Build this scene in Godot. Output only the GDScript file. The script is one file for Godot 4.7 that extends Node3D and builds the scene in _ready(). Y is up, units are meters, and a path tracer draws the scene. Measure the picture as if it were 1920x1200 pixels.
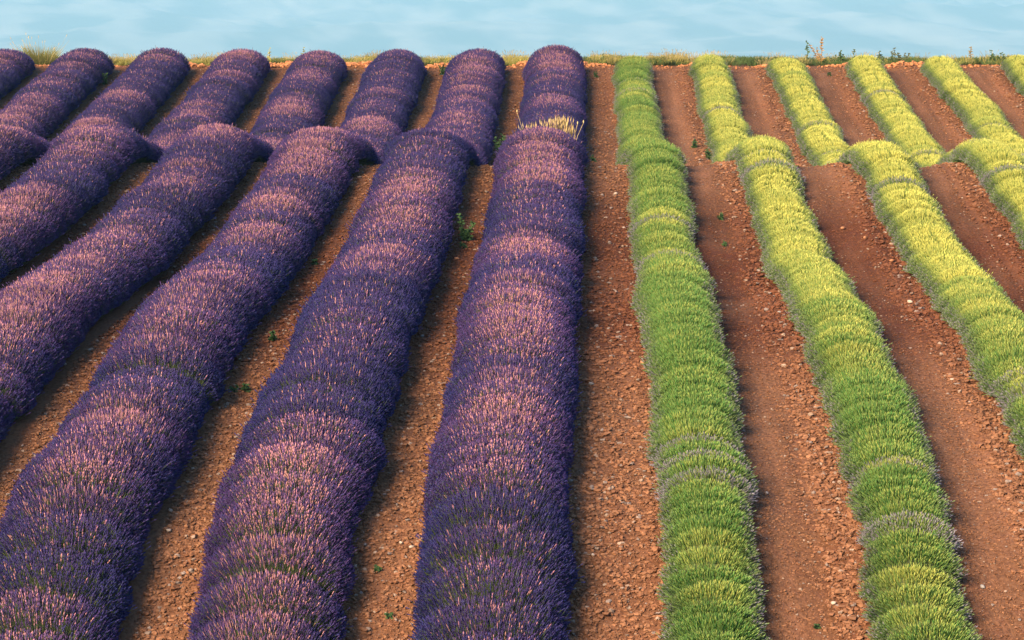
extends Node3D
# A field of lavender rows (purple, and green ones not yet in bloom) over rolling red soil, evening sun from the left.

const PITCH := 1.85          # metres from row to row
const FIRST_PURPLE := -0.40  # the purple row beside the green ones, in pitches from the camera
const FIRST_GREEN := 0.61
const ROW_START := 17.6
const ROW_END := 59.8

var rng := RandomNumberGenerator.new()
var undulation := FastNoiseLite.new()
var fine := FastNoiseLite.new()
var broad := FastNoiseLite.new()
var names := {}

# metres ahead of the camera -> height of the soil (the camera is at height 0)
var profile: Array[Vector2] = [
	Vector2(-60, -9.5), Vector2(0, -8.6), Vector2(10, -8.2), Vector2(15, -7.5), Vector2(18, -6.35), Vector2(20.96, -5.14), Vector2(22.05, -4.6), Vector2(22.9, -4.27),
	Vector2(24.2, -4.02), Vector2(25.4, -3.77), Vector2(26.8, -3.53), Vector2(28.0, -3.29), Vector2(30.2, -3.07), Vector2(33.1, -2.86),
	Vector2(35.3, -2.54), Vector2(38.3, -2.02), Vector2(40.2, -1.64), Vector2(41.3, -1.56), Vector2(42.6, -1.66), Vector2(44.5, -1.95), Vector2(46.3, -2.06), Vector2(48.2, -1.93),
	Vector2(50.1, -1.66), Vector2(53.2, -1.19), Vector2(57.3, -0.5), Vector2(59.6, -0.03), Vector2(60.7, 0.10), Vector2(62.0, 0.24), Vector2(63.5, 0.25), Vector2(65.5, 0.05), Vector2(69, -0.7),
	Vector2(80, -4.0), Vector2(110, -10.0), Vector2(160, -15.0), Vector2(300, -18.0), Vector2(9000, -20.0)]


class Buf:
	var v := PackedVector3Array()
	var n := PackedVector3Array()
	var c := PackedColorArray()
	var ix := PackedInt32Array()

	# a tapering stalk through points, with a radius and a colour at each
	func stalk(pts: Array, radii: Array, cols: Array, sides: int) -> void:
		var d: Vector3 = (pts[pts.size() - 1] - pts[0]).normalized()
		var u := d.cross(Vector3(0.31, 0.17, 0.93)).normalized()
		var w := d.cross(u)
		var first := v.size()
		for j in pts.size():
			for k in sides:
				var a := TAU * (k + 0.5 * (j % 2)) / sides
				var o := u * cos(a) + w * sin(a)
				v.append(pts[j] + o * radii[j])
				n.append(o)
				c.append(cols[j])
		for j in pts.size() - 1:
			for k in sides:
				var a0 := first + j * sides + k
				var a1 := first + j * sides + (k + 1) % sides
				ix.append_array([a0, a0 + sides, a1, a1, a0 + sides, a1 + sides])

	func tri(a: Vector3, b: Vector3, d: Vector3, col: Color) -> void:
		var m := (d - a).cross(b - a).normalized()
		for p in [a, b, d]:
			ix.append(v.size())
			v.append(p)
			n.append(m)
			c.append(col)

	# a leaf blade of two bent segments
	func blade(p0: Vector3, dir: Vector3, length: float, width: float, bend: Vector3, c0: Color, c1: Color) -> void:
		var side := dir.cross(Vector3(0.2, 0.4, 0.9)).normalized() * width * 0.5
		var mid := p0 + dir * length * 0.55 + bend * length * 0.2
		var tip := p0 + dir * length + bend * length * 0.7
		var m := side.cross(dir).normalized()
		var f := v.size()
		for q in [[p0 - side * 0.6, c0], [p0 + side * 0.6, c0], [mid - side, c0.lerp(c1, 0.5)], [mid + side, c0.lerp(c1, 0.5)], [tip, c1]]:
			v.append(q[0])
			c.append(q[1])
			n.append(m)
		ix.append_array([f, f + 2, f + 1, f + 1, f + 2, f + 3, f + 2, f + 4, f + 3])

	func mesh(m: Material) -> ArrayMesh:
		var arrays := []
		arrays.resize(Mesh.ARRAY_MAX)
		arrays[Mesh.ARRAY_VERTEX] = v
		arrays[Mesh.ARRAY_NORMAL] = n
		arrays[Mesh.ARRAY_COLOR] = c
		arrays[Mesh.ARRAY_INDEX] = ix
		var a := ArrayMesh.new()
		a.add_surface_from_arrays(Mesh.PRIMITIVE_TRIANGLES, arrays)
		a.surface_set_material(0, m)
		return a


func numbered(called: String) -> String:
	var k: int = names.get(called, 0)
	names[called] = k + 1
	return called if k == 0 else "%s_%03d" % [called, k]


func tag(o: Node3D, label := "", category := "", group := "", kind := "") -> void:
	if label:
		o.set_meta("label", label)
	if category:
		o.set_meta("category", category)
	if group:
		o.set_meta("group", group)
	if kind:
		o.set_meta("kind", kind)


func thing(called: String, at: Vector3, label: String, category: String, group := "") -> Node3D:
	var o := Node3D.new()
	o.name = numbered(called)
	o.position = at
	tag(o, label, category, group)
	add_child(o)
	return o


func put(called: String, mesh: Mesh, parent: Node3D, xf := Transform3D(), count := -1) -> MeshInstance3D:
	var o := MeshInstance3D.new()
	if parent == self:
		o.name = numbered(called)
	else:
		o.name = called if count <= 0 else "%s_%03d" % [called, count]
	o.mesh = mesh
	o.transform = xf
	parent.add_child(o, true)
	return o


func curve_height(z: float) -> float:
	var k := 1
	while k < profile.size() - 2 and profile[k + 1].x < z:
		k += 1
	if z <= profile[1].x:
		k = 0
	var a := profile[k]
	var b := profile[k + 1]
	var before := profile[maxi(k - 1, 0)]
	var after := profile[mini(k + 2, profile.size() - 1)]
	var ma := (b.y - before.y) / (b.x - before.x)
	var mb := (after.y - a.y) / (after.x - a.x)
	var l := b.x - a.x
	var t := clampf((z - a.x) / l, 0.0, 1.0)
	var t2 := t * t
	var t3 := t2 * t
	return (2 * t3 - 3 * t2 + 1) * a.y + (t3 - 2 * t2 + t) * l * ma + (-2 * t3 + 3 * t2) * b.y + (t3 - t2) * l * mb


# where between two rows: 0 on a row, 1 on the next, and the number of the row on the left (purple <= 0, green >= 1)
func lane(x: float) -> Vector2:
	var a := x / PITCH - FIRST_PURPLE
	return Vector2(a - floorf(a), floorf(a))


# how cloddy the soil is: smooth where wheels ran
func clods_at(x: float, z: float) -> float:
	var l := lane(x)
	if l.y >= 0 and z > 16 and z < 60.5:
		var s := l.x
		if l.y >= 1:
			return clampf(0.12 + smoothstep(0.50, 0.66, s + 0.06 * broad.get_noise_2d(x * 9.0, z * 14.0)), 0.0, 1.0) if s > 0.3 else 0.35
		return 0.8
	return 0.75


func ground(x: float, z: float) -> float:
	var h := curve_height(z + 0.9 * undulation.get_noise_2d(x * 1.7, 77.0) * smoothstep(28.0, 36.0, z) * smoothstep(57.0, 50.0, z))
	if z > 12 and z < 66 and absf(x) < 24:
		var inside := smoothstep(12, 16, z) * (1.0 - smoothstep(60.2, 61.0, z))
		var l := lane(x)
		var d := minf(l.x, 1.0 - l.x) * PITCH
		h += 0.05 * exp(-d * d / 0.12) * inside
		h += 0.05 * undulation.get_noise_2d(x, z)
		var rough := clods_at(x, z)
		h += (0.015 if l.y < 1 else 0.035) * fine.get_noise_2d(x * 4.5, z * 0.3) * inside
		h += (0.008 + 0.02 * rough) * fine.get_noise_2d(x * 9.0, z * 9.0) * inside
		if l.y >= 1:  # wheel track beside the green rows, and the ridge of clods that it pushed up
			h -= 0.035 * exp(-pow((l.x - 0.43) / 0.12, 2)) * inside
			h += 0.03 * exp(-pow((l.x - 0.67) / 0.08, 2)) * inside
			if l.y == 3 or l.y == 4:
				h -= 0.05 * exp(-pow((l.x - 0.60) / 0.025, 2)) * inside
		# the bank of soil that the plough left at the end of the rows
		h += (0.03 + 0.09 * smoothstep(-0.25, 0.35, broad.get_noise_2d(x * 3.0 + 31.0, 8.0))) * exp(-pow((z - 60.75 - 0.2 * broad.get_noise_2d(x * 4.0, 3.0)) / 0.22, 2)) * (0.7 + 0.6 * fine.get_noise_2d(x * 2.0, 9.0))
	return h


func at(x: float, z: float, up := 0.0) -> Vector3:
	return Vector3(x, ground(x, z) + up, -z)


func noise(seed_: int, type: int, frequency: float, octaves := 4) -> FastNoiseLite:
	var f := FastNoiseLite.new()
	f.seed = seed_
	f.noise_type = type
	f.frequency = frequency
	f.fractal_octaves = octaves
	return f


func plant_material(called: String, through: float, rough := 0.75) -> StandardMaterial3D:
	var m := StandardMaterial3D.new()
	m.resource_name = called
	m.vertex_color_use_as_albedo = true
	m.roughness = rough
	m.metallic_specular = 0.3
	m.cull_mode = BaseMaterial3D.CULL_DISABLED
	if through > 0:
		m.backlight_enabled = true
		m.backlight = Color(through, through, through)
	return m


func rnd(a: float, b: float) -> float:
	return rng.randf_range(a, b)


func jitter(s: float) -> Vector3:
	return Vector3(rnd(-s, s), rnd(-s, s), rnd(-s, s))


# a point and outward normal on the cross-section of a plant, t from -1 (left foot) to 1 (right foot)
func dome(t: float, half: float, height: float, foot: float) -> Array:
	var a := t * 1.72
	var p := Vector3(half * sin(a), foot + (height - foot) * cos(a) if cos(a) > 0 else foot + foot * cos(a) * 1.5, 0)
	return [p, Vector3(sin(a) / half, cos(a) / height, 0).normalized()]


func core(b: Buf, half: float, height: float, deep: float, col: Color) -> void:
	var rings := 7
	var parts := 12
	var grid := []
	for j in rings + 1:
		var row := []
		var v := deep * (2.0 * j / rings - 1.0)
		var k := sqrt(maxf(0.0, 1.0 - pow(v / deep, 4)))
		for i in parts + 1:
			var d := dome(2.0 * i / parts - 1.0, half * (0.35 + 0.65 * k), height * (0.35 + 0.65 * k), 0.08)
			row.append(d[0] * rnd(0.93, 1.04) + Vector3(0, 0, v))
		grid.append(row)
	for j in rings:
		for i in parts:
			var q: Color = col * rnd(0.75, 1.2)
			b.tri(grid[j][i], grid[j + 1][i], grid[j][i + 1], q)
			b.tri(grid[j][i + 1], grid[j + 1][i], grid[j + 1][i + 1], q)


# one lavender plant in flower; hue 0 blue-violet to 1 pinkish, ripe: how far sunlit pink is painted into the crown heads
func lavender_plant(seed_: int, hue: float, crown_light: float, m: Material) -> ArrayMesh:
	rng.seed = seed_
	var b := Buf.new()
	core(b, 0.54, 0.45, 0.36, Color(0.035, 0.045, 0.03))
	var stem := Color(0.085, 0.115, 0.05)
	for i in 3300:
		var t := rnd(-1, 1)
		var v := rnd(-0.36, 0.36)
		var d := dome(t, 0.71, 0.63, 0.13)
		var k := (1.0 - 0.09 * pow(v / 0.36, 2)) * rnd(0.88, 1.02)
		if rng.randf() < 0.025:  # a few stalks stand out from the rest
			k *= rnd(1.03, 1.11)
		var tip: Vector3 = d[0] * k + Vector3(0, 0, v)
		var dir: Vector3 = (d[1] * 0.8 + Vector3(0, 0.42, 0) + Vector3(0, 0, v * 0.9) + jitter(0.2)).normalized()
		var hl := rnd(0.045, 0.085)
		var r := rnd(0.0042, 0.0068)
		var hb := tip - dir * hl
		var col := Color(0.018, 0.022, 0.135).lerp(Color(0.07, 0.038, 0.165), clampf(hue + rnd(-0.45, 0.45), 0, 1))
		col = col.lerp(Color(0.21, 0.10, 0.22), clampf(0.1 + crown_light * 1.2, 0, 0.6) * smoothstep(0.7, 0.1, absf(t)) * rnd(0.5, 1.1))  # crown heads coloured as if sunlit; flanks stay dark blue like shade
		if rng.randf() < crown_light * smoothstep(0.62, 0.1, absf(t)):
			col = Color(0.44, 0.20, 0.32).lerp(Color(0.46, 0.245, 0.21), rng.randf())  # paler pink heads along the crown stand for sun on the tips
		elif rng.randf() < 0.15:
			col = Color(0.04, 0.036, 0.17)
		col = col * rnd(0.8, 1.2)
		var deep_c: Color = col.lerp(stem, 0.4)
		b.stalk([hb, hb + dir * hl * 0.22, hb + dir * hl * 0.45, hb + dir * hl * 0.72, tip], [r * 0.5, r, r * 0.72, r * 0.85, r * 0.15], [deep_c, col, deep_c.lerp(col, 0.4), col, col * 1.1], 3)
		var foot: Vector3 = hb - dir * rnd(0.1, 0.17) - Vector3(0, 0.02, 0)
		b.stalk([foot, hb], [0.0022, 0.0017], [stem * 0.8, stem * rnd(0.9, 1.5)], 3)
	for i in 420:
		var d := dome(rnd(-1, 1), 0.57, 0.48, 0.08)
		var v := rnd(-0.36, 0.36)
		var p: Vector3 = d[0] * (1.0 - 0.15 * pow(v / 0.36, 2)) * rnd(0.85, 1.02) + Vector3(0, 0, v)
		b.blade(p, (d[1] + Vector3(0, 0.4, 0) + jitter(0.5)).normalized(), rnd(0.06, 0.12), 0.008, jitter(0.3), Color(0.05, 0.075, 0.035), Color(0.09, 0.12, 0.055) * rnd(0.7, 1.4))
	return b.mesh(m)


# one plant not yet in bloom: a fan of fine green stems; warm 0 fresh green to 1 straw, put on the crown as painted sunlight, lilac: share of greyish lilac heads
func green_plant(seed_: int, warm: float, lilac: float, m: Material) -> ArrayMesh:
	rng.seed = seed_
	var b := Buf.new()
	core(b, 0.31, 0.27, 0.12, Color(0.03, 0.05, 0.02).lerp(Color(0.13, 0.14, 0.05), warm))
	for i in 1700:
		var t := rnd(-1, 1)
		var v := rnd(-0.13, 0.13)
		var d := dome(t, 0.455, 0.41, 0.08)
		var k := (1.0 - 0.42 * pow(v / 0.13, 2)) * rnd(0.86, 1.03)
		if rng.randf() < 0.025:  # a few stalks stand out from the rest
			k *= rnd(1.03, 1.11)
		var tip: Vector3 = d[0] * k + Vector3(0, 0, v)
		var dir: Vector3 = (d[1] * 0.85 + Vector3(0, 0.35, 0) + Vector3(0, 0, v * 2.2) + jitter(0.16)).normalized()
		var l := rnd(0.14, 0.24)
		tip += dir * rnd(0.0, 0.05) * smoothstep(0.4, 0.9, absf(t))
		var low := Color(0.03, 0.08, 0.018).lerp(Color(0.26, 0.28, 0.075), warm * smoothstep(0.9, 0.3, absf(t))) * rnd(0.8, 1.2)  # stem feet painted darker to deepen the creases between plants
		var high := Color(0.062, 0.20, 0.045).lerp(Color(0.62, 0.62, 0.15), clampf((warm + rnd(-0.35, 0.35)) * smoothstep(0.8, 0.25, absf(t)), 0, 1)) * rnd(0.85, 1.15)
		high = high.lerp(Color(0.085, 0.13, 0.065), 0.75 * smoothstep(0.4, 0.75, absf(t)))  # flanks painted duller and darker, as if in shade
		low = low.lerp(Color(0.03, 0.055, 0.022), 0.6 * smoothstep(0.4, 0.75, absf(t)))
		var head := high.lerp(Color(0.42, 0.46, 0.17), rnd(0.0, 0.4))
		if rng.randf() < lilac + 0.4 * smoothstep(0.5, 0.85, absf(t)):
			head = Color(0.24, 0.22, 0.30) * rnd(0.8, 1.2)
			high = high.lerp(Color(0.16, 0.19, 0.14), 0.6)
		var base := tip - dir * l - Vector3(t * 0.02, 0, 0)
		var mid := base.lerp(tip, 0.6) + jitter(0.008)
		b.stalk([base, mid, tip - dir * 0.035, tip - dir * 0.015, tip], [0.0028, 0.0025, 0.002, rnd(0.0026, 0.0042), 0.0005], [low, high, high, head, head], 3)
	for i in 160:
		var d := dome(rnd(-1, 1), 0.34, 0.3, 0.05)
		var p: Vector3 = d[0] * rnd(0.85, 1.05) + Vector3(0, 0, rnd(-0.15, 0.15))
		b.blade(p, (d[1] + Vector3(0, 0.3, 0) + jitter(0.4)).normalized(), rnd(0.07, 0.13), 0.007, jitter(0.3), Color(0.045, 0.09, 0.02), Color(0.1, 0.17, 0.04))
	return b.mesh(m)


# a broken lump of soil or a pebble, about 1 across
func lump(seed_: int, flat: float, rough: float) -> ArrayMesh:
	rng.seed = seed_
	var f := noise(seed_, FastNoiseLite.TYPE_SIMPLEX_SMOOTH, 0.9, 2)
	var st := SurfaceTool.new()
	st.begin(Mesh.PRIMITIVE_TRIANGLES)
	st.set_smooth_group(-1 if rough > 0.3 else 0)
	var rings := 4
	var parts := 7
	var grid := []
	for j in rings + 1:
		var row := []
		for i in parts:
			var la := PI * (float(j) / rings - 0.5)
			var lo := TAU * (i + 0.5 * (j % 2)) / parts
			var p := Vector3(cos(la) * cos(lo), sin(la), cos(la) * sin(lo))
			p *= 0.5 * (1.0 + rough * f.get_noise_3dv(p * 1.6) * 1.6)
			row.append(p * Vector3(1, flat, 0.85))
		grid.append(row)
	for j in rings:
		for i in parts:
			var k := (i + 1) % parts
			for p in [grid[j][i], grid[j][k], grid[j + 1][i], grid[j][k], grid[j + 1][k], grid[j + 1][i]]:
				st.add_vertex(p)
	st.generate_normals()
	st.index()
	return st.commit()


func scatter(called: String, mesh: Mesh, mat: Material, spots: Array, label: String, category: String) -> void:
	var mm := MultiMesh.new()
	mm.transform_format = MultiMesh.TRANSFORM_3D
	mm.use_colors = true
	mm.mesh = mesh
	mm.instance_count = spots.size()
	for i in spots.size():
		mm.set_instance_transform(i, spots[i][0])
		mm.set_instance_color(i, spots[i][1])
	var o := MultiMeshInstance3D.new()
	o.name = numbered(called)
	o.multimesh = mm
	o.material_override = mat
	tag(o, label, category, "", "stuff")
	add_child(o)


func grid_steps(lo: float, hi: float, step: float, far_lo: float, far_hi: float) -> PackedFloat32Array:
	var out: Array = []
	var s := step
	var p := lo
	while p > far_lo:
		s *= 1.35
		p -= s
		out.push_front(maxf(p, far_lo))
	p = lo
	while p < hi:
		out.append(p)
		p += step
	s = step
	while p < far_hi:
		out.append(p)
		s *= 1.35
		p += s
	out.append(far_hi)
	return PackedFloat32Array(out)


func build_ground() -> void:
	var xs := grid_steps(-17.0, 15.0, 0.08, -7000, 7000)
	var zs := grid_steps(17.0, 64.0, 0.11, -200, 8000)
	var b := Buf.new()
	var w := xs.size()
	for z in zs:
		for x in xs:
			b.v.append(Vector3(x, ground(x, z), -z))
	b.n.resize(b.v.size())
	b.c.resize(b.v.size())
	var soil := Color(0.15, 0.069, 0.039)
	var dry := Color(0.17, 0.098, 0.067)
	for j in zs.size():
		for i in w:
			var k := j * w + i
			var dx: Vector3 = b.v[j * w + mini(i + 1, w - 1)] - b.v[j * w + maxi(i - 1, 0)]
			var dz: Vector3 = b.v[mini(j + 1, zs.size() - 1) * w + i] - b.v[maxi(j - 1, 0) * w + i]
			b.n[k] = dx.cross(dz).normalized()
			var x := xs[i]
			var z := zs[j]
			var c := soil * (1.0 + 0.3 * broad.get_noise_2d(x, z))
			c = c.lerp(dry, clampf(0.22 + 0.5 * broad.get_noise_2d(x * 0.8 + 50.0, z * 0.8), 0, 0.6))
			if z > 17 and z < 60:
				c = c.lerp(dry, 0.45 * (1.0 - clods_at(x, z)))
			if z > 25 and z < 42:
				c = c.lerp(Color(0.085, 0.031, 0.018), 0.9 * smoothstep(26.0, 30.0, z) * smoothstep(40.0, 36.0, z) * clampf(0.8 + 0.9 * broad.get_noise_2d(x * 2.0, z * 2.0 + 90.0), 0.0, 1.0))  # redder soil below the crest, with the shading of the terrain painted in
			if z < 60 and z > 17:
				c *= 1.0 + (0.22 if lane(x).y < 1 else 0.42) * fine.get_noise_2d(x * 5.0, z * 0.35)
			if z > 62:
				c = c.lerp(Color(0.2, 0.17, 0.07), smoothstep(61.5, 63.5, z))
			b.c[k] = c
	for j in zs.size() - 1:
		for i in w - 1:
			var k := j * w + i
			b.ix.append_array([k, k + w, k + 1, k + 1, k + w, k + w + 1])
	var m := StandardMaterial3D.new()
	m.resource_name = "red soil"
	m.vertex_color_use_as_albedo = true
	m.roughness = 0.95
	m.metallic_specular = 0.2
	m.uv1_triplanar = true
	m.uv1_world_triplanar = true
	m.uv1_scale = Vector3.ONE * 0.55
	var t := NoiseTexture2D.new()
	t.width = 1024
	t.height = 1024
	t.seamless = true
	t.noise = noise(5, FastNoiseLite.TYPE_SIMPLEX_SMOOTH, 0.03, 5)
	var g := Gradient.new()
	g.offsets = PackedFloat32Array([0.0, 0.35, 0.55, 0.75, 1.0])
	g.colors = PackedColorArray([Color(0.55, 0.5, 0.48), Color(0.8, 0.77, 0.75), Color(0.9, 0.88, 0.86), Color(0.97, 0.95, 0.92), Color(1, 1, 1)])
	t.color_ramp = g
	m.albedo_texture = t
	var h := NoiseTexture2D.new()
	h.width = 1024
	h.height = 1024
	h.seamless = true
	var cells := noise(8, FastNoiseLite.TYPE_CELLULAR, 0.035, 3)
	cells.cellular_return_type = FastNoiseLite.RETURN_DISTANCE
	h.noise = cells
	h.invert = true
	m.heightmap_enabled = true
	m.heightmap_texture = h
	m.heightmap_scale = 2.0
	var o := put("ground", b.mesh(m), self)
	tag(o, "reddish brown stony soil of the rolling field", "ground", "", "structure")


func build_sky() -> Sky:
	# pale blue evening sky, with thin unseen cloud all round, added overhead for neutral fill
	var w := 4096
	var h := 2048
	var im := Image.create(w, h, false, Image.FORMAT_RGBA8)
	var warp := noise(21, FastNoiseLite.TYPE_SIMPLEX_SMOOTH, 2.2, 3)
	var veil := noise(22, FastNoiseLite.TYPE_SIMPLEX_SMOOTH, 5.0, 5)
	var streak := noise(23, FastNoiseLite.TYPE_SIMPLEX_SMOOTH, 8.0, 4)
	var y := 0
	while y < 1020:
		var el := PI * (0.5 - (y + 0.5) / h)
		var block := 1 if el < 0.35 else 4
		var fade := smoothstep(1.3, 0.3, el)
		var s := 22.0 / (1.0 + 16.0 * el)
		var x := 0
		while x < w:
			var az := TAU * (x + 0.5) / w
			var p := Vector3(cos(az) * 2.0, el * s, sin(az) * 2.0)
			var q := p + Vector3(0.25, 0.4, 0.2) * warp.get_noise_3dv(p * 1.3)
			var a := veil.get_noise_3dv(q) * 0.5 + 0.5
			var k := streak.get_noise_3d(q.x, q.y * 1.6 + q.x * 1.1, q.z)
			a = smoothstep(0.25, 0.8, a) * 0.6 + smoothstep(0.05, 0.6, k) * 0.45
			im.fill_rect(Rect2i(x, y, block, block), Color(1, 0.91, 0.86, clampf(a * (0.25 + 0.75 * fade), 0, 1)))
			x += block
		y += block
	var m := ProceduralSkyMaterial.new()
	m.sky_top_color = Color(0.15, 0.36, 0.74).linear_to_srgb()
	m.sky_horizon_color = Color(0.34, 0.65, 0.84).linear_to_srgb()
	m.sky_curve = 0.14
	m.ground_horizon_color = Color(0.22, 0.17, 0.12).linear_to_srgb()
	m.ground_bottom_color = Color(0.16, 0.11, 0.07).linear_to_srgb()
	m.sun_angle_max = 20.0
	m.sky_cover = ImageTexture.create_from_image(im)
	m.sky_cover_modulate = Color(0.62, 0.62, 0.62)
	var s := Sky.new()
	s.sky_material = m
	return s


func build_hills() -> void:
	# the far side of the valley: a wooded slope with clearings, some kilometres away
	var shape := noise(51, FastNoiseLite.TYPE_SIMPLEX_SMOOTH, 0.0005, 5)
	shape.fractal_type = FastNoiseLite.FRACTAL_RIDGED
	var cover := noise(52, FastNoiseLite.TYPE_SIMPLEX_SMOOTH, 0.0030, 5)
	var spurs := noise(53, FastNoiseLite.TYPE_SIMPLEX_SMOOTH, 0.0022, 4)
	spurs.fractal_type = FastNoiseLite.FRACTAL_RIDGED
	var b := Buf.new()
	var w := 620
	var h := 190
	for j in h + 1:
		for i in w + 1:
			var z := 6600.0 + 7000.0 * j / h
			var x := (float(i) / w - 0.5) * 13000.0
			var rise := smoothstep(6800.0, 12600.0, z)
			var y := -20.5 + 520.0 * rise * (0.8 + 0.34 * shape.get_noise_2d(x, z)) + 26.0 * cover.get_noise_2d(x * 0.7, z * 0.4) * rise
			b.v.append(Vector3(x, y, -z))
			var c := Color(0.035, 0.055, 0.03).lerp(Color(0.2, 0.2, 0.175), smoothstep(-0.15, 0.5, cover.get_noise_2d(x * 0.8 + y * 1.5, y * 1.5 - x * 0.3) + 0.4 * spurs.get_noise_2d(x * 0.9 + y * 2.0, y * 0.8)))
			c = c.lerp(Color(0.36, 0.33, 0.28), smoothstep(0.35, 0.75, shape.get_noise_2d(x * 2.0 + 900.0, z * 2.0)) * 0.5)
			b.c.append(c)
	b.n.resize(b.v.size())
	for j in h + 1:
		for i in w + 1:
			var k := j * (w + 1)
			var dx := b.v[k + mini(i + 1, w)] - b.v[k + maxi(i - 1, 0)]
			var dz := b.v[mini(j + 1, h) * (w + 1) + i] - b.v[maxi(j - 1, 0) * (w + 1) + i]
			b.n[k + i] = dx.cross(dz).normalized()
	for j in h:
		for i in w:
			var k := j * (w + 1) + i
			b.ix.append_array([k, k + w + 1, k + 1, k + 1, k + w + 1, k + w + 2])
	var m := StandardMaterial3D.new()
	m.resource_name = "wooded hillside"
	m.vertex_color_use_as_albedo = true
	m.roughness = 1.0
	var o := put("hills", b.mesh(m), self)
	tag(o, "pale blue hazy hillside far behind the field", "hills", "", "structure")


func purple_row(k: int, label: String, plants: Array) -> void:
	var x0 := (FIRST_PURPLE + k) * PITCH
	var row := thing("lavender_row", at(x0, 40.0), label, "lavender row", "purple rows of lavender in flower")
	rng.seed = 400 - k
	var z := ROW_START + rnd(0, 0.3)
	var count := 0
	while z < ROW_END:
		var x := x0 * (1.0 + 0.04 * clampf((40.0 - z) / 19.0, 0.0, 1.2) + 0.028 * smoothstep(44.0, 57.0, z)) - 0.06 * clampf((40.0 - z) / 19.0, -0.7, 1.2) + 0.05 * k * clampf((34.0 - z) / 13.0, 0.0, 1.0) - 0.085 * maxf(-k - 1.0, 0.0) * exp(-pow((z - 32.0) / 4.0, 2)) + 0.05 * undulation.get_noise_2d(k * 31.0, z * 3.0) + rnd(-0.02, 0.02)
		var slope := atan((curve_height(z + 0.3) - curve_height(z - 0.3)) / 0.6)
		var size := 1.0 + 0.06 * broad.get_noise_2d(k * 17.0 + 5.0, z * 4.0) + rnd(-0.025, 0.025)
		var end := smoothstep(ROW_END + 0.2, ROW_END - 0.5, z)
		size *= lerpf(0.8, 1.0, end)
		var tone := clampf(0.5 + 1.0 * broad.get_noise_2d(k * 40.0, z * 2.5) + rnd(-0.1, 0.1) - 0.25 * smoothstep(42.0, 56.0, z), 0, 0.999)
		var mesh: Mesh = plants[int(tone * plants.size())]
		var basis_ := Basis(Vector3.RIGHT, slope * 0.55) * Basis(Vector3.UP, (PI if rng.randf() < 0.5 else 0.0) + rnd(-0.12, 0.12)) * Basis.from_scale(Vector3(size * rnd(0.97, 1.04), size * rnd(0.95, 1.04), size * rnd(1.0, 1.1)))
		put("bush", mesh, row, Transform3D(basis_, at(x, z) - row.position), count)
		count += 1
		z += rnd(0.44, 0.56)


func green_row(k: int, label: String, plants: Array, lilac: Array, lilac_at: Array) -> void:
	var x0 := (FIRST_GREEN + k) * PITCH
	var row := thing("green_lavender_row", at(x0, 40.0), label, "lavender row", "green rows of lavender not yet in flower")
	rng.seed = 800 + k
	var z := ROW_START + rnd(0, 0.2)
	var count := 0
	while z < ROW_END + 0.1:
		var x := x0 + 0.09 * undulation.get_noise_2d(k * 31.0 + 7.0, z * 3.0) + rnd(-0.02, 0.02)
		var slope := atan((curve_height(z + 0.3) - curve_height(z - 0.3)) / 0.6)
		var size := 1.0 + 0.1 * broad.get_noise_2d(k * 17.0 + 95.0, z * 7.0) + rnd(-0.06, 0.05)
		size *= lerpf(0.75, 1.0, smoothstep(ROW_END + 0.2, ROW_END - 0.3, z))
		var tone := clampf(0.05 + 0.13 * minf(k, 2) + (0.16 if k == 0 else 0.5) * smoothstep(25.0, 35.0, z) + 0.45 * broad.get_noise_2d(k * 40.0 + 3.0, z * 6.0) + rnd(-0.1, 0.1), 0, 0.999)
		var mesh: Mesh = plants[int(tone * plants.size())]
		for spot in lilac_at:
			if absf(z - spot) < 0.12:
				mesh = lilac[count % lilac.size()]
		if rng.randf() < 0.04:
			mesh = lilac[count % lilac.size()]
		var basis_ := Basis(Vector3.RIGHT, slope * 0.6 + rnd(-0.08, 0.08)) * Basis(Vector3.UP, (PI if rng.randf() < 0.5 else 0.0) + rnd(-0.15, 0.15)) * Basis.from_scale(Vector3(size * rnd(0.95, 1.06), size * rnd(0.93, 1.05), rnd(0.95, 1.15)))
		put("bush", mesh, row, Transform3D(basis_, at(x, z) - row.position), count)
		count += 1
		z += rnd(0.19, 0.27)


func turned(p: Vector3, sx: float, sy: float, sz: float) -> Transform3D:
	return Transform3D(Basis(Vector3.UP, rnd(0, TAU)) * Basis(Vector3.RIGHT, rnd(-0.5, 0.5)) * Basis.from_scale(Vector3(sx, sy, sz)), p)


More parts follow.
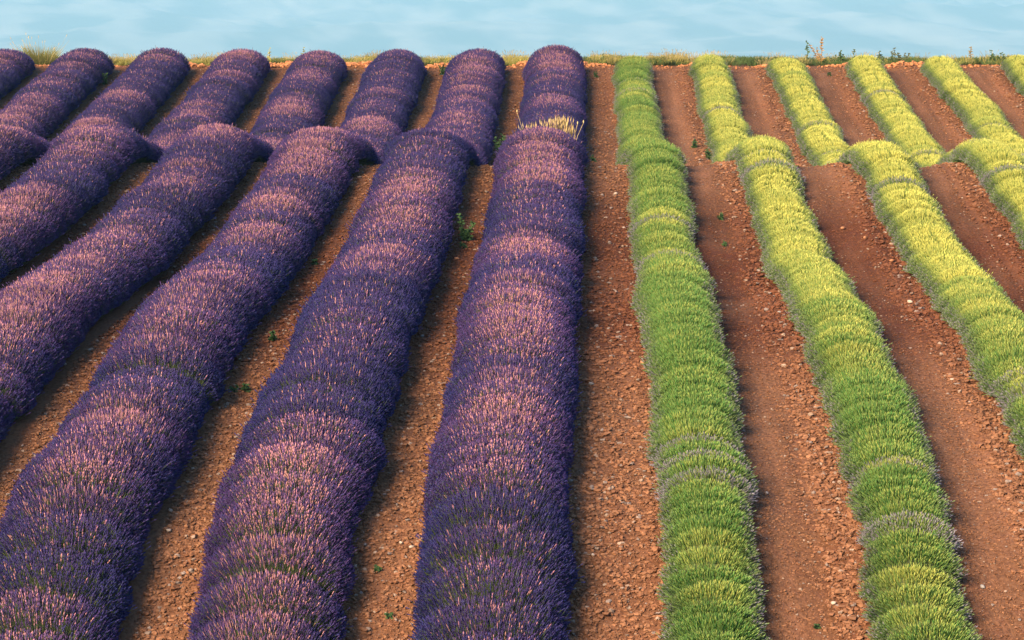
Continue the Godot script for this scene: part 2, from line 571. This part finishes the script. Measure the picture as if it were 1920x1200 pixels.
func build_clods() -> void:
	var m := StandardMaterial3D.new()
	m.resource_name = "soil clods"
	m.vertex_color_use_as_albedo = true
	m.roughness = 0.95
	m.metallic_specular = 0.2
	var shapes := []
	for i in 5:
		shapes.append(lump(70 + i, 0.7, 0.55))
	var lists := [[], [], [], [], []]
	rng.seed = 77
	var made := 0
	while made < 380000:
		var a := rnd(0, 1)
		var z := 20.0 + 40.6 * a * a if rng.randf() < 0.65 else rnd(20.0, 60.6)
		if z > 43.0 and z < 46.0:
			continue
		var x := z * rnd(-0.255, 0.20)
		var l := lane(x)
		var half := 0.24 if l.y < 0 else 0.16
		if l.x < half or l.x > 1.0 - half + 0.06:
			continue
		made += 1
		var rough := clods_at(x, z)
		if rng.randf() > 0.4 + 0.6 * rough:
			continue
		var s := 0.013 + 0.045 * pow(rng.randf(), 4.5) * (0.35 + rough)
		if rng.randf() < 0.008:
			s *= 1.6
		var c := Color(0.15, 0.069, 0.039).lerp(Color(0.2, 0.102, 0.058), rng.randf()) * rnd(0.75, 1.25)
		c = c.lerp(Color(0.105, 0.04, 0.023), 0.8 * smoothstep(26.0, 30.0, z) * smoothstep(40.0, 36.0, z))  # clods take the same red tone and painted shading below the crest
		var kind := rng.randf()
		if kind < 0.03:
			c = Color(0.24, 0.18, 0.145) * rnd(0.7, 1.2)
		elif kind < 0.06:
			c = Color(0.2, 0.16, 0.145) * rnd(0.7, 1.2)
		c.a = 1.0
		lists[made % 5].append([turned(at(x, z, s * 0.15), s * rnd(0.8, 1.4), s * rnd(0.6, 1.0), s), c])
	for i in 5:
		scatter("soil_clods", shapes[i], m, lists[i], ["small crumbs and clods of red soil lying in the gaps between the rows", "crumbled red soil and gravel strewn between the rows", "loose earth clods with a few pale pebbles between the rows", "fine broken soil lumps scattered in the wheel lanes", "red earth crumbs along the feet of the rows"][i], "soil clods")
	# the bank at the end of the rows
	var bank := []
	for i in 5200:
		var x := rnd(-17, 15)
		var z := 60.75 + 0.2 * broad.get_noise_2d(x * 4.0, 3.0) + rnd(-0.3, 0.3) * rnd(0.3, 1)
		var here := smoothstep(-0.3, 0.3, broad.get_noise_2d(x * 3.0 + 31.0, 8.0))
		if rng.randf() > 0.25 + 0.75 * here:
			continue
		var s := 0.02 + (0.05 + 0.09 * here) * pow(rng.randf(), 3)
		var c := Color(0.34, 0.15, 0.07) * rnd(0.7, 1.25)
		c.a = 1.0
		bank.append([turned(at(x, z, s * 0.2), s * 1.3, s, s), c])
	scatter("soil_bank", shapes[0], m, bank, "low bank of orange earth lumps along the far end of the rows", "soil bank")
	# single stones that can be told apart
	var stone_shapes := []
	for i in 4:
		stone_shapes.append(lump(90 + i, 0.62, 0.3))
	for s in STONES:
		var p := pixel_ground(s[0], s[1])
		var sm := StandardMaterial3D.new()
		sm.albedo_color = (s[3] as Color).linear_to_srgb()
		sm.roughness = 0.85
		rng.seed = int(s[0] * 7 + s[1])
		var o := put("stone", stone_shapes[int(s[0]) % 4], self, turned(p + Vector3(0, s[2] * 0.12, 0), s[2], s[2] * 0.8, s[2] * 0.8))
		(o as MeshInstance3D).material_override = sm
		tag(o, s[4], "stone", "loose stones lying between the rows")


const PALE := Color(0.33, 0.27, 0.23)
const GREY := Color(0.2, 0.19, 0.19)
const RUSTY := Color(0.3, 0.135, 0.065)
# where in the field (as seen in the photograph's 1920 x 1200 frame, worked out to a place on the soil), size, colour, label
const STONES := [
	[1206, 684, 0.10, RUSTY, "rounded orange stone at the left foot of the first green row"],
	[1108, 722, 0.08, GREY, "pale grey stone at the right foot of the bordering purple row"],
	[792, 632, 0.07, GREY, "grey stone alone in the gap left of the bordering purple row, halfway up"],
	[752, 1022, 0.06, PALE, "small white pebble, left of two in the gap beside the bordering purple row"],
	[772, 1029, 0.065, PALE, "small white pebble, right of two in the gap beside the bordering purple row"],
	[1580, 430, 0.11, RUSTY, "larger orange stone between second and third green rows near the crest"],
	[1622, 447, 0.09, RUSTY, "orange stone right of a larger one between second and third green rows"],
	[1672, 491, 0.09, RUSTY, "flat orange stone near the left foot of the third green row"],
	[1706, 569, 0.09, PALE, "flat pale stone in the wheel lane right of the second green row"],
	[1462, 589, 0.07, GREY, "grey stone in the wheel lane between first and second green rows"],
	[1563, 1136, 0.075, PALE, "white flat stone in the wheel lane near the bottom, right of the first green row"],
	[1556, 960, 0.06, GREY, "grey stone among clods left of the second green row"],
	[1438, 926, 0.06, PALE, "white flake of stone on the smooth lane right of the first green row"],
	[1785, 714, 0.06, PALE, "pale stone in the lane between second and third green rows"],
	[1842, 1104, 0.07, GREY, "bluish grey stone at the right foot of the second green row, low in the frame"],
	[1112, 1044, 0.06, PALE, "whitish stone in the gap between bordering purple row and first green row, low down"],
	[1155, 366, 0.11, PALE, "flat pale stone just below the crest between purple and green rows"],
	[856, 488, 0.10, RUSTY, "reddish stone below a weed in the gap left of the bordering purple row"],
	[122, 684, 0.06, PALE, "pale stone in the gap by the left edge of the picture"],
	[316, 999, 0.06, PALE, "pale stone between second and third purple rows from the green ones"],
]


# the place on the soil seen at a pixel of the photograph
func pixel_ground(px: float, py: float) -> Vector3:
	var dir := (cam.basis * Vector3((px - 960.0) / 4600.0, (600.0 - py) / 4600.0, -1)).normalized()
	var t := 15.0
	while t < 80.0:
		var p := cam.position + dir * t
		if p.y < ground(p.x, -p.z):
			break
		t += 0.03
	var hit := cam.position + dir * t
	return at(hit.x, -hit.z)


var cam: Camera3D


func build_weeds() -> void:
	var m := plant_material("weed leaves", 0.5)
	# low weeds in the gaps: picture place, height, label
	var spots := [
		[876, 452, 0.42, "tall dark green weed in the gap left of the bordering purple row"],
		[868, 464, 0.12, "low mat of weeds at the foot of the tall green weed"],
		[938, 290, 0.45, "weed behind the crest at left of the bordering purple row"],
		[512, 640, 0.18, "thin weed in the gap between second and third purple rows, middle"],
		[436, 735, 0.1, "small flat weed between second and third purple rows, left of a darker one"],
		[460, 735, 0.13, "dark weed between second and third purple rows, right of a flatter one"],
		[590, 495, 0.14, "weed at the foot of the third purple row below the crest"],
		[1302, 278, 0.28, "weed in the lane behind the crest between first and second green rows"],
		[1330, 300, 0.25, "green weed at the left foot of second green row on the crest"],
		[1350, 412, 0.14, "small weed in the lane between first and second green rows"],
		[1355, 462, 0.11, "smaller weed below another in the lane between first and second green rows"],
		[197, 158, 0.3, "weed beside the seventh purple row far up the slope"],
		[108, 228, 0.3, "weed at the foot of a purple row far left behind the crest"],
		[630, 345, 0.1, "low weed in the gap beside the third purple row near the crest"],
		[830, 140, 0.3, "dark weed in the gap at the top of the far slope between purple rows"],
		[1118, 145, 0.2, "weed at the top of the far slope left of the first green row"],
		[1112, 303, 0.16, "weed on the crest right of the bordering purple row"],
		[1556, 142, 0.14, "small weed on bare soil at the top between third and fourth green rows"],
		[712, 1074, 0.08, "tiny weed low in the gap left of the bordering purple row"],
		[728, 1160, 0.08, "tiny weed at the bottom of the gap left of the bordering purple row"],
		[1536, 1177, 0.06, "tiny green seedling in the smooth lane at the bottom"],
	]
	for s in spots:
		rng.seed = int(s[0] * 3 + s[1])
		var h: float = s[2]
		var o := thing("weed", pixel_ground(s[0], s[1]), s[3], "weed", "green weeds growing between the rows")
		var st := Buf.new()
		var lf := Buf.new()
		var stems := 4 if h > 0.2 else 3
		for i in stems:
			var lean := Vector3(rnd(-0.4, 0.4), 1, rnd(-0.4, 0.4)).normalized()
			var foot := Vector3(rnd(-0.03, 0.03), -0.02, rnd(-0.03, 0.03))
			var tall := h * rnd(0.6, 1.0)
			st.stalk([foot, foot + lean * tall * 0.5, foot + lean * tall], [0.005, 0.004, 0.002], [Color(0.06, 0.1, 0.03), Color(0.06, 0.11, 0.03), Color(0.08, 0.14, 0.04)], 4)
			for j in int(14 + 60 * h):
				var u := rnd(0.05, 1.0)
				var a := rnd(0, TAU)
				lf.blade(foot + lean * tall * u, Vector3(cos(a), rnd(0.1, 0.8), sin(a)).normalized(), (0.04 + 0.14 * h) * rnd(0.6, 1.1) * (1.15 - 0.6 * u), 0.02 + 0.02 * h, Vector3(0, -0.3, 0), Color(0.02, 0.05, 0.02), Color(0.04, 0.085, 0.028) * rnd(0.7, 1.3))
		put("stem", st.mesh(m), o)
		put("foliage", lf.mesh(m), o)


func grass_tuft(seed_: int, n: int, h: float, spread: float, c0: Color, c1: Color, heads: float) -> Buf:
	rng.seed = seed_
	var b := Buf.new()
	for i in n:
		var a := rnd(0, TAU)
		var r := spread * sqrt(rng.randf())
		var p := Vector3(cos(a) * r, -0.02, sin(a) * r)
		var dir := Vector3(cos(a) * 0.35, 1, sin(a) * 0.35) + jitter(0.25)
		var l := h * rnd(0.45, 1.0)
		b.blade(p, dir.normalized(), l, rnd(0.006, 0.011), Vector3(cos(a), -0.3, sin(a)) * rnd(0.1, 0.4), c0, c1 * rnd(0.7, 1.25))
		if rng.randf() < heads:
			var q := p + dir.normalized() * l
			b.stalk([p, q], [0.0025, 0.0018], [c0, c1], 3)
			b.stalk([q, q + dir.normalized() * 0.03, q + dir.normalized() * 0.08], [0.003, 0.008, 0.001], [c1, c1 * 1.15, c1], 3)
	return b


func build_ridge_plants() -> void:
	var m := plant_material("ridge grass", 0.5)
	# a strip of wild grass along the ridge: too much to count
	var kinds := [
		[grass_tuft(31, 46, 0.2, 0.12, Color(0.07, 0.10, 0.025), Color(0.3, 0.27, 0.075), 0.08), "short yellow green grass along the ridge behind the rows", 2600, 0.0],
		[grass_tuft(32, 26, 0.34, 0.12, Color(0.16, 0.14, 0.05), Color(0.34, 0.28, 0.14), 0.4), "straw coloured seeding grass along the ridge", 330, 0.0],
		[grass_tuft(33, 44, 0.25, 0.14, Color(0.03, 0.055, 0.02), Color(0.07, 0.11, 0.035), 0.0), "dark green weeds and grass along the ridge behind the green rows", 2400, 1.0],
	]
	for kd in kinds:
		var spots := []
		rng.seed = 500 + int(kd[2])
		while spots.size() < kd[2]:
			var x := rnd(-17, 15)
			var z := rnd(61.15, 63.6)
			var dens := broad.get_noise_2d(x * 5.0 + 200.0 * kd[3], 40.0) * 0.5 + 0.5
			if kd[3] > 0 and x < 1.0 and rng.randf() > 0.35:
				continue
			if kd[3] == 0.0 and x > 2.5 and rng.randf() > 0.3:
				continue
			if rng.randf() > dens * 1.5:
				continue
			var s := rnd(0.5, 1.0) * (0.35 + 0.85 * dens)
			spots.append([Transform3D(Basis(Vector3.UP, rnd(0, TAU)) * Basis.from_scale(Vector3(s, s, s)), at(x, z)), Color(1, 1, 1) * rnd(0.8, 1.2)])
		scatter("ridge_grass", (kd[0] as Buf).mesh(m), m, spots, kd[1], "grass")
	# tussock at the far left
	var at_ridge := func(px: float, z: float) -> Vector3:
		var dir := cam.basis * Vector3((px - 960.0) / 4600.0, 0.1, -1)
		return at(dir.x / -dir.z * z, z)
	var t := thing("grass_tussock", at_ridge.call(74, 61.4), "bushy green and straw tussock on the ridge beside the leftmost purple row", "tussock")
	put("green_blades", grass_tuft(41, 420, 0.62, 0.36, Color(0.06, 0.08, 0.025), Color(0.2, 0.2, 0.06), 0.0).mesh(m), t)
	put("seed_stalks", grass_tuft(42, 22, 0.8, 0.4, Color(0.2, 0.17, 0.06), Color(0.46, 0.38, 0.2), 1.0).mesh(m), t)
	# tall weeds
	var tall := [
		[1515, 61.6, 0.62, Color(0.07, 0.12, 0.05), "tall green leafy weed on the ridge, left of a browner one"],
		[1540, 61.7, 0.68, Color(0.26, 0.16, 0.06), "tall brownish branching weed on the ridge, right of a green one"],
		[505, 61.5, 0.42, Color(0.3, 0.27, 0.06), "yellow green leafy weed on the ridge between purple row ends"],
		[568, 61.6, 0.42, Color(0.2, 0.2, 0.05), "thin yellowish weed on the ridge left of a purple row end"],
		[1131, 61.5, 0.26, Color(0.1, 0.14, 0.05), "small weed on the ridge left of the first green row end"],
		[1600, 61.4, 0.4, Color(0.06, 0.09, 0.035), "dark pointed weed beside the fourth green row end"],
		[1572, 61.6, 0.36, Color(0.05, 0.085, 0.03), "dark bushy weed between third and fourth green row ends"],
		[1660, 61.6, 0.33, Color(0.045, 0.075, 0.03), "dark spreading weed between fourth and fifth green row ends"],
		[1685, 61.8, 0.38, Color(0.08, 0.09, 0.04), "thin forked weed standing over the dark spreading weed"],
		[1862, 61.5, 0.36, Color(0.05, 0.085, 0.03), "dark bushy weed left of the last green row end"],
		[1820, 61.7, 0.42, Color(0.2, 0.16, 0.08), "reddish seeding weed between fifth and sixth green row ends"],
	]
	for w in tall:
		rng.seed = int(w[0])
		var o := thing("ridge_weed", at_ridge.call(w[0], w[1]), w[4], "weed", "weeds standing on the ridge behind the rows")
		var st := Buf.new()
		var lf := Buf.new()
		var bushy := String(w[4]).contains("bushy") or String(w[4]).contains("spreading")
		for i in (9 if bushy else 3 if String(w[4]).contains("branch") or String(w[4]).contains("forked") else 1):
			var lean := Vector3(rnd(-0.6, 0.6) if i > 0 else rnd(-0.08, 0.08), 1, rnd(-0.4, 0.4) if i > 0 else 0.0).normalized()
			var foot := Vector3(rnd(-0.2, 0.2) if bushy else 0.0, -0.02, 0)
			var h: float = w[2] * (1.0 if i == 0 else rnd(0.5, 0.9))
			st.stalk([foot, foot + lean * h * 0.5, foot + lean * h], [0.009, 0.007, 0.003], [w[3] * 0.8, w[3], w[3]], 4)
			for j in int(h * 70):
				var u := rnd(0.08, 1.0)
				var a := rnd(0, TAU)
				lf.blade(foot + lean * h * u, Vector3(cos(a), rnd(0.2, 0.9), sin(a)).normalized(), rnd(0.06, 0.13) * (1.2 - 0.75 * u), 0.028, Vector3(0, -0.4, 0), w[3] * 0.9, w[3] * rnd(0.9, 1.5))
		put("stem", st.mesh(m), o)
		put("foliage", lf.mesh(m), o)


func build_dry_tuft() -> void:
	# dry yellow grass growing through the bordering purple row at the crest
	var m := plant_material("dry grass", 0.6)
	var x0 := FIRST_PURPLE * PITCH
	var o := thing("dry_grass_tuft", at(x0 + 0.1, 41.9), "tuft of dry golden grass growing through the bordering purple row at the crest", "grass tuft")
	rng.seed = 61
	var st := Buf.new()
	var hd := Buf.new()
	for i in 340:
		var x := rnd(-0.4, 0.4)
		if rng.randf() < 0.45:
			x = rnd(0.05, 0.36)
		var p := Vector3(x, 0.1, rnd(-0.12, 0.12))
		var top := Vector3(x * 1.1 + rnd(-0.09, 0.09), rnd(0.5, 0.86) * (1.04 if x > 0.1 and x < 0.35 else 0.95) - 0.25 * absf(x), p.z + rnd(-0.06, 0.06))
		var c := Color(0.50, 0.39, 0.19) * rnd(0.7, 1.2)
		st.stalk([p, p.lerp(top, 0.5) + jitter(0.03), top], [0.0028, 0.0024, 0.0015], [c * 0.7, c, c], 3)
		var d := (top - p).normalized()
		hd.stalk([top - d * 0.07, top - d * 0.03, top + d * 0.05], [0.002, 0.007, 0.001], [c, c * 1.1, c], 3)
	for e in [[-0.44, 0.92, -0.53], [0.5, 0.74, 0.6], [0.44, 0.72, 0.5]]:
		var c := Color(0.5, 0.4, 0.2)
		var p := Vector3(e[0] * 0.8, 0.1, 0.05)
		var top := Vector3(e[2], e[1], 0.05)
		st.stalk([p, Vector3(e[0], e[1] * 0.7, 0.05), top], [0.005, 0.0045, 0.003], [c, c, c], 4)
		hd.stalk([top, top + Vector3(0, 0.02, 0), top + Vector3(0, 0.05, 0)], [0.004, 0.013, 0.003], [c, c * 1.2, c], 5)
	put("stalks", st.mesh(m), o)
	tag(put("seed_heads", hd.mesh(m), o), "", "", "", "stuff")


func _ready() -> void:
	# camera
	cam = Camera3D.new()
	cam.name = "camera"
	cam.fov = rad_to_deg(2.0 * atan(600.0 / 4600.0))
	cam.near = 0.1
	cam.far = 30000.0
	cam.rotation = Vector3(-atan(465.0 / 4600.0), atan(138.0 / 4600.0), 0)
	add_child(cam)
	# sky, exposure
	var e := Environment.new()
	e.background_mode = Environment.BG_SKY
	e.sky = build_sky()
	e.background_energy_multiplier = 0.42
	e.tonemap_mode = Environment.TONE_MAPPER_LINEAR
	e.tonemap_exposure = 3.4
	# evening haze over the valley behind the field
	e.fog_enabled = true
	e.fog_density = 0.0002
	e.fog_light_color = Color(0.34, 0.70, 1.0).linear_to_srgb()
	e.sdfgi_enabled = true
	e.ssao_enabled = true
	e.ssil_enabled = true
	var we := WorldEnvironment.new()
	we.name = "environment"
	we.environment = e
	add_child(we)
	# evening sun, low on the left and a little behind the camera
	var sun := DirectionalLight3D.new()
	sun.name = "sun"
	sun.light_energy = 1.6
	sun.light_color = Color(1.0, 0.74, 0.48).linear_to_srgb()
	sun.light_angular_distance = 30.0
	sun.shadow_enabled = true
	var el := deg_to_rad(31.0)
	var az := deg_to_rad(49.0)  # behind due left
	var to_sun := Vector3(-cos(az) * cos(el), sin(el), sin(az) * cos(el))
	sun.basis = Basis.looking_at(-to_sun)
	add_child(sun)

	undulation = noise(1, FastNoiseLite.TYPE_SIMPLEX_SMOOTH, 0.12, 2)
	fine = noise(2, FastNoiseLite.TYPE_SIMPLEX_SMOOTH, 0.5, 3)
	broad = noise(3, FastNoiseLite.TYPE_SIMPLEX_SMOOTH, 0.12, 3)
	build_ground()
	build_hills()

	var petals := plant_material("lavender", 0.0, 0.8)
	var plants := []
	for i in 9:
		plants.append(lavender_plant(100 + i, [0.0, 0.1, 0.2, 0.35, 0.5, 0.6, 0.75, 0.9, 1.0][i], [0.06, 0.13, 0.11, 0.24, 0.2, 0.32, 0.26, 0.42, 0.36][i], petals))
	var purple_labels := [
		"purple lavender row next to the green rows, with dry golden grass on it",
		"purple lavender row directly left of the one with the dry grass",
		"purple lavender row third from the green rows, reaching the bottom left corner",
		"purple lavender row fourth from the green rows, leaving the picture at left in the middle",
		"purple lavender row fifth from the green rows, cut by the left edge below the crest",
		"purple lavender row sixth from the green rows, seen mostly on the far slope",
		"purple lavender row seventh from the green rows, second from the left on the far slope",
		"leftmost purple lavender row, high on the far slope beside the grass tussock"]
	for k in 8:
		purple_row(-k, purple_labels[k], plants)
	var stems := plant_material("green lavender", 0.0, 0.7)
	var greens := []
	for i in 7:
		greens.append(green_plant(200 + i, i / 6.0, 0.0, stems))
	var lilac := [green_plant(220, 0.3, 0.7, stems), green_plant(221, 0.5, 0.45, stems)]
	var green_labels := [
		"dark green lavender row next to the purple rows, with two bands of greyish lilac heads",
		"yellow green lavender row second from the purple ones, full length to the bottom edge",
		"yellow lavender row third from the purple ones, leaving the picture at the right edge",
		"yellow green lavender row fourth from the purple ones, curving over the crest at right",
		"yellow green lavender row fifth from the purple ones, on the far slope only",
		"short stretch of green lavender row in the top right corner"]
	var lilac_at := [[23.7, 24.3, 33.4], [22.4, 23.6, 40.2], [41.0], [41.5], [], []]
	for k in 6:
		green_row(k, green_labels[k], greens, lilac, lilac_at[k])
	build_clods()
	build_ridge_plants()
	build_dry_tuft()
	build_weeds()
